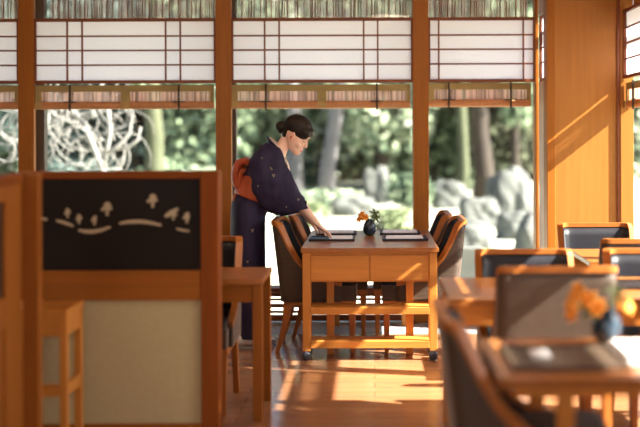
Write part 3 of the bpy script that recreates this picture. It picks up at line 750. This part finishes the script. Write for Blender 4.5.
for j in range(ny+1):
    for i in range(nx+1):
        x = lerp(-45,60,i/nx); y = lerp(8.5,90,(j/ny)**1.6)
        v.append((x,y,GZ + (noise.noise(Vector((x*.15,y*.15,0)))*.12 if y > 10 else 0)))
for j in range(ny):
    for i in range(nx): a = j*(nx+1)+i; f.append((a,a+1,a+nx+2,a+nx+1))
g = MB().add(v,f).build('ground', M_ground, smooth=True); struct(g)
g = MB().add([(2.1,-20,GZ),(60,-20,GZ),(60,8.5,GZ),(2.1,8.5,GZ)],[(0,1,2,3)]).build('ground', M_ground); struct(g)
def leaves(m, c, r, n, s, g):
    for _ in range(n):
        while True:
            q = Vector((g.uniform(-1,1),g.uniform(-1,1),g.uniform(-1,1)))
            if .25 < q.length < 1: break
        q = q * (q.length**-.45); 
        p = Vector(c)+Vector((q.x*r[0],q.y*r[1],q.z*r[2])); k = s*g.uniform(.6,1.4)
        a = Vector((g.gauss(0,1),g.gauss(0,1),g.gauss(0,1))).normalized(); b = a.orthogonal().normalized()*k*.45; a = a*k
        i = len(m.v); m.v += [tuple(p-a*.5), tuple(p+b), tuple(p+a*.6), tuple(p-b)]; m.f.append((i,i+1,i+2,i+3))
def X_(px, d): return (px-374)/1060*d
def tree(label, px, d, h, rad, bark, kind, blobs, dens=1.0, s=.22, lean=0, seed=1, trunk_top=.8, name='garden_tree'):
    g = random.Random(seed); x = X_(px, d)
    t = thing(name, label, 'tree', (x,d,GZ))
    m = MB(); pts = []
    for i in range(7):
        z = h*trunk_top*i/6; pts.append((lean*z + .06*math.sin(i*1.7+seed), .05*math.cos(i*1.3), z))
    m.tube(pts, [rad*lerp(1.25 if i==0 else 1,.55,i/6) for i in range(7)], 12)
    for k in range(5):
        a = g.uniform(0,2*PI); z = h*g.uniform(.45,.75); L_ = h*.25
        m.tube([(lean*z,0,z),(lean*z+math.cos(a)*L_*.5,math.sin(a)*L_*.5,z+L_*.35),(lean*z+math.cos(a)*L_,math.sin(a)*L_,z+L_*.6)], [rad*.4,rad*.28,rad*.12], 8)
    m.build('trunk', bark, t, smooth=True)
    m = MB()
    for bx, bz, br, n in blobs:
        for _ in range(5):
            leaves(m, (bx+g.uniform(-.5,.5)*br, g.uniform(-.6,.6), bz+g.uniform(-.4,.4)*br), (br*.62,br*.5,br*.5), int(n*dens/5), s, g)
    m.build('foliage', LV[kind], t)
    return t
# tall hedge trees along the far side
hed = [('dark', -355,'far dark evergreen at the left edge of the garden'),('dark', 75,'far dark evergreen behind the white branches'),
       ('dark',130,'far dark evergreen behind the mossy trunk'),('mid',205,'far green tree beside the second post'),('light',262,'pale green tree right behind the woman\'s back and bun'),
       ('light',322,'pale green tree right of the woman\'s face'),('light',382,'pale green tree left of the third post'),('mid',428,'green tree behind the third post'),
       ('brown',470,'olive brown tree behind the brown trunks'),('brown',520,'olive tree behind the big pale rock'),('mid',20,'far green tree left of the first post')]
for i,(k,px,lab) in enumerate(hed):
    if px < 0: px = -40
    d = 33+ (i%3)*1.5
    tree(lab, px, d, 7.5, .22, M_barkb, k, [(0,1.3,1.7,1500),(0,3.6,1.9,1800),(.2,5.8,1.9,1500),(-.9,2.4,1.3,800),(.9,2.4,1.3,800)], {'light':.30,'mid':.5}.get(k,1.0), .26, 0, 20+i, .85)
t = thing('garden_hedge', 'tall continuous hedge closing the far end of the garden', 'hedge', (-2,39,GZ)); m = MB(); g = random.Random(5)
for k in range(26): leaves(m, (-13+k*1.0, g.uniform(-.3,.3), 2.0), (1.1,.7,2.3), 520, .30, g)
m.build('foliage', LV['light'], t)
m = MB().box(-13,12,-.2,.2,0,3.4); m.build('branch_mass', M_barkb, t)
# nearer trees with visible trunks
tree('pale grey leaning trunk right of the woman\'s face', 326, 27, 7, .21, M_barkg, 'light', [(0.5,5.4,1.6,900),(-1.2,4.6,.9,350),(1.6,4.2,.9,350)], 1, .20, .10, 3)
tree('broad grey trunk low behind the woman\'s chin and sleeve', 296, 29, 6.5, .24, M_barkg, 'light', [(0,5.6,1.3,700)], 1, .20, -.03, 4)
tree('mossy pale trunk above the black partition', 152, 22, 6.5, .22, M_barkm, 'mid', [(0,5.4,1.6,900),(-.2,2.9,.35,90)], 1, .18, .01, 5)
tree('slim pale mossy trunk just right of the third post', 460, 26, 6.5, .16, M_barkm, 'brown', [(0,5.2,1.4,700),(-.9,3.4,.7,250),(.3,3.6,.5,150)], 1, .18, .03, 6)
tree('dark brown trunk left of the big pale rock', 483, 28, 6.5, .28, M_barkb, 'mid', [(0,5.2,1.4,700),(.9,3.5,.8,300),(.9,2.3,.5,150)], 1, .18, -.02, 7)
tree('slim dark trunk above the big pale rock', 515, 30, 6.5, .13, M_barkb, 'mid', [(0,5.0,1.6,800),(.4,2.8,.8,250)], 1, .18, .02, 8)
# looping branches on the left, their sun highlights painted white
t = thing('white_branched_tree', 'sunlit white tree with looping branches above the black partition', 'tree', (X_(104,13),13,GZ))
g = random.Random(11); m = MB()
m.tube([(.0,0,0),(.03,.02,.7),(-.02,0,1.35),(-.25,0,1.9),(-.7,0,2.3)], [.05,.045,.04,.035,.02], 10); m.tube([(-.02,0,1.3),(.08,0,1.8),(.02,0,2.3),(-.2,0,2.6)], [.035,.03,.025,.015], 10)
m.build('trunk', M_white, t, smooth=True)
for k in range(92):
    if k < 66: x = g.uniform(-1.35,.15); z = g.uniform(1.7,2.35)
    else: x = g.uniform(-1.2,.25); z = g.uniform(1.25,1.8)
    a = g.uniform(0,2*PI); pts = []; p = Vector((x,g.uniform(-.35,.35),z)); turn = g.choice((-1,1))*g.uniform(.35,.75)
    for i in range(12):
        pts.append(tuple(p)); a += turn*g.uniform(.1,.9); p = p+Vector((math.cos(a),g.uniform(-.3,.3),math.sin(a)))*.07
    r0 = g.uniform(.006,.014); MB().tube(pts, [r0*lerp(1,.5,i/11) for i in range(12)], 7).build('branch', M_white, t, smooth=True)
MB().tube([(.0,.0,1.5),(.18,0,1.62),(.32,0,1.78),(.34,0,1.98),(.26,0,2.06)], [.03,.028,.024,.02,.012], 8).build('branch', M_white, t, smooth=True)
MB().tube([(.1,.05,1.58),(.3,0,1.60),(.42,0,1.70),(.45,0,1.85)], [.026,.024,.02,.012], 8).build('branch', M_white, t, smooth=True)
# rocks
import bmesh
def rock(label, px, py0, d, w_, h_, dep, seed):
    bm = bmesh.new(); bmesh.ops.create_icosphere(bm, subdivisions=4, radius=1)
    for q in bm.verts:
        c_ = q.co.copy(); k_ = (abs(c_.x)**3.2+abs(c_.y)**3.2+abs(c_.z)**3.2)**(-1/3.2); n_ = noise.noise(c_*1.2+Vector((seed*3.1,0,0)))*.30 + noise.noise(c_*3+Vector((0,seed,0)))*.12
        q.co = c_*k_*.9*(1+n_); q.co.z = max(q.co.z,-.55); q.co = Vector((q.co.x*w_/2, q.co.y*dep/2, q.co.z*h_*.64))
    me = bpy.data.meshes.new('garden_rock'); bm.to_mesh(me); bm.free(); me.materials.append(M_rock)
    o = bpy.data.objects.new('garden_rock', me); COL.objects.link(o); o.location = (X_(px,d),d,GZ+h_*.33)
    tag(o, label, 'rock', 'pale rocks in the garden')
rock('biggest pale rock, seen right of the third post',511,0,21,.95,1.15,.9,1)
rock('low pale rock at the foot of the brown trunks, just right of the third post',450,0,25,.95,.70,.7,2)
rock('bluish rock between the trunks and the big pale rock',478,0,20,.85,.62,.7,3)
rock('small pale rock lying before the big pale rock',515,0,17.5,.62,.50,.5,4)
rock('bright rock at the right end of the window, beside the wood wall',537,0,14.5,.60,.72,.6,5)
rock('squat grey rock beyond the right dining chairs',470,0,16,.75,.45,.5,6)
rock('blue grey rock far off above the orange flowers',376,0,27,.72,1.02,.6,7)
rock('low dark rock behind the vase, to its left',352,0,23,1.0,.42,.6,8)
# upright stone block near the window
o = MB().box(-.13,.13,-.10,.10,0,.62).build('stone_block', M_rock, bevel=.02); o.location = (X_(468,10.6),10.6,GZ); tag(o,'upright cut stone block outside, right of the dining chairs','stone')
o = MB().box(-.07,.07,-.08,.08,0,.48).build('stone_block', M_rock, bevel=.02); o.location = (X_(447,11.2),11.2,GZ); tag(o,'smaller cut stone block outside, just behind the right dining chairs','stone')
def shrub(label, px, d, w_, h_, kind, seed, s=.09):
    g = random.Random(seed); t = thing('garden_shrub', label, 'shrub', (X_(px,d),d,GZ)); m = MB()
    for _ in range(7): leaves(m, (g.uniform(-.3,.3)*w_, g.uniform(-.3,.3)*w_, h_*.5), (w_*.35,w_*.3,h_*.45), 170, s, g)
    m.build('foliage', LV[kind], t)
    m = MB()
    for k in range(4): m.tube([(0,0,0),(g.uniform(-.2,.2)*w_,g.uniform(-.2,.2)*w_,h_*.7)], .012, 6)
    m.build('stem', M_barkb, t)
shrub('low green shrub left of the third post, behind the vase leaves',396,19,.9,.42,'low',1)
shrub('low green shrub behind the woman\'s sleeve',300,20,.8,.5,'low',2)
shrub('green shrub at the foot of the grey leaning trunk',330,24,1.3,.55,'light',3)
shrub('green shrub under the pale tree at the third post',408,25,1.2,.9,'mid',4)
shrub('mossy mound before the rocks',487,13.5,.55,.26,'low',5)
shrub('light green shrub above the partition post, by the second wood post',205,21,1.1,1.2,'light',6)
shrub('dark clipped shrub under the white branches',80,20,1.6,1.4,'dark',7)
shrub('green shrub beside the mossy trunk',172,24,1.3,1.3,'mid',8)
shrub('low green shrub behind the kimono back',240,22,1.0,.8,'low',9)

# ------------------------------------------------------------------ light, sky, camera
w = bpy.data.worlds.new('world'); S.world = w; w.use_nodes = True; N = w.node_tree.nodes; L = w.node_tree.links
sky = N.new('ShaderNodeTexSky'); sky.sky_type = 'NISHITA'; sky.sun_disc = False; sky.sun_elevation = R(38); sky.sun_rotation = R(100)
sky.air_density = .7; sky.dust_density = 3; sky.ozone_density = .6
L.new(sky.outputs[0], N['Background'].inputs[0]); N['Background'].inputs[1].default_value = .42
def light(name, kind, loc, energy, col, **k):
    d = bpy.data.lights.new(name, kind); d.energy = energy; d.color = col
    for a, b in k.items(): setattr(d, a, b)
    o = bpy.data.objects.new(name, d); COL.objects.link(o); o.location = loc; return o
s = light('sun','SUN',(6,0,6),42.0,(1,.90,.78), angle=R(.6))
sd = Vector((-1,.23,-.78)); s.rotation_euler = sd.to_track_quat('-Z','Y').to_euler()
a = light('fill_behind_camera','AREA',(-1.3,-3.9,2.45),150,(1,.90,.78), shape='RECTANGLE', size=5.8, size_y=.85); a.rotation_euler = (R(80),0,0)  # unseen area light added to brighten surfaces facing the camera
for i,(x,y) in enumerate(((-2.2,2.5),(.2,3.6),(-2.2,5.9),(.2,5.9))):
    b = light('ceiling_fill','AREA',(x,y,2.9),13,(1,.80,.58), shape='DISK', size=.5)  # unseen warm lights added under the ceiling as fill
cd = bpy.data.cameras.new('camera'); cam = bpy.data.objects.new('camera', cd); COL.objects.link(cam); S.camera = cam
cd.sensor_width = 36; cd.lens = 1060/640*36; cd.shift_x = -54/640; cd.shift_y = -78.5/640
cam.location = (0,0,1.44); cam.rotation_euler = (R(90), R(.2), 0)
cd.dof.use_dof = True; cd.dof.focus_distance = 7.1; cd.dof.aperture_fstop = .95; cd.clip_end = 300
S.view_settings.view_transform = 'Standard'; S.view_settings.look = 'None'; S.view_settings.exposure = 0; S.view_settings.gamma = 1
S.cycles.max_bounces = 8; S.cycles.transparent_max_bounces = 16; S.cycles.sample_clamp_indirect = 6
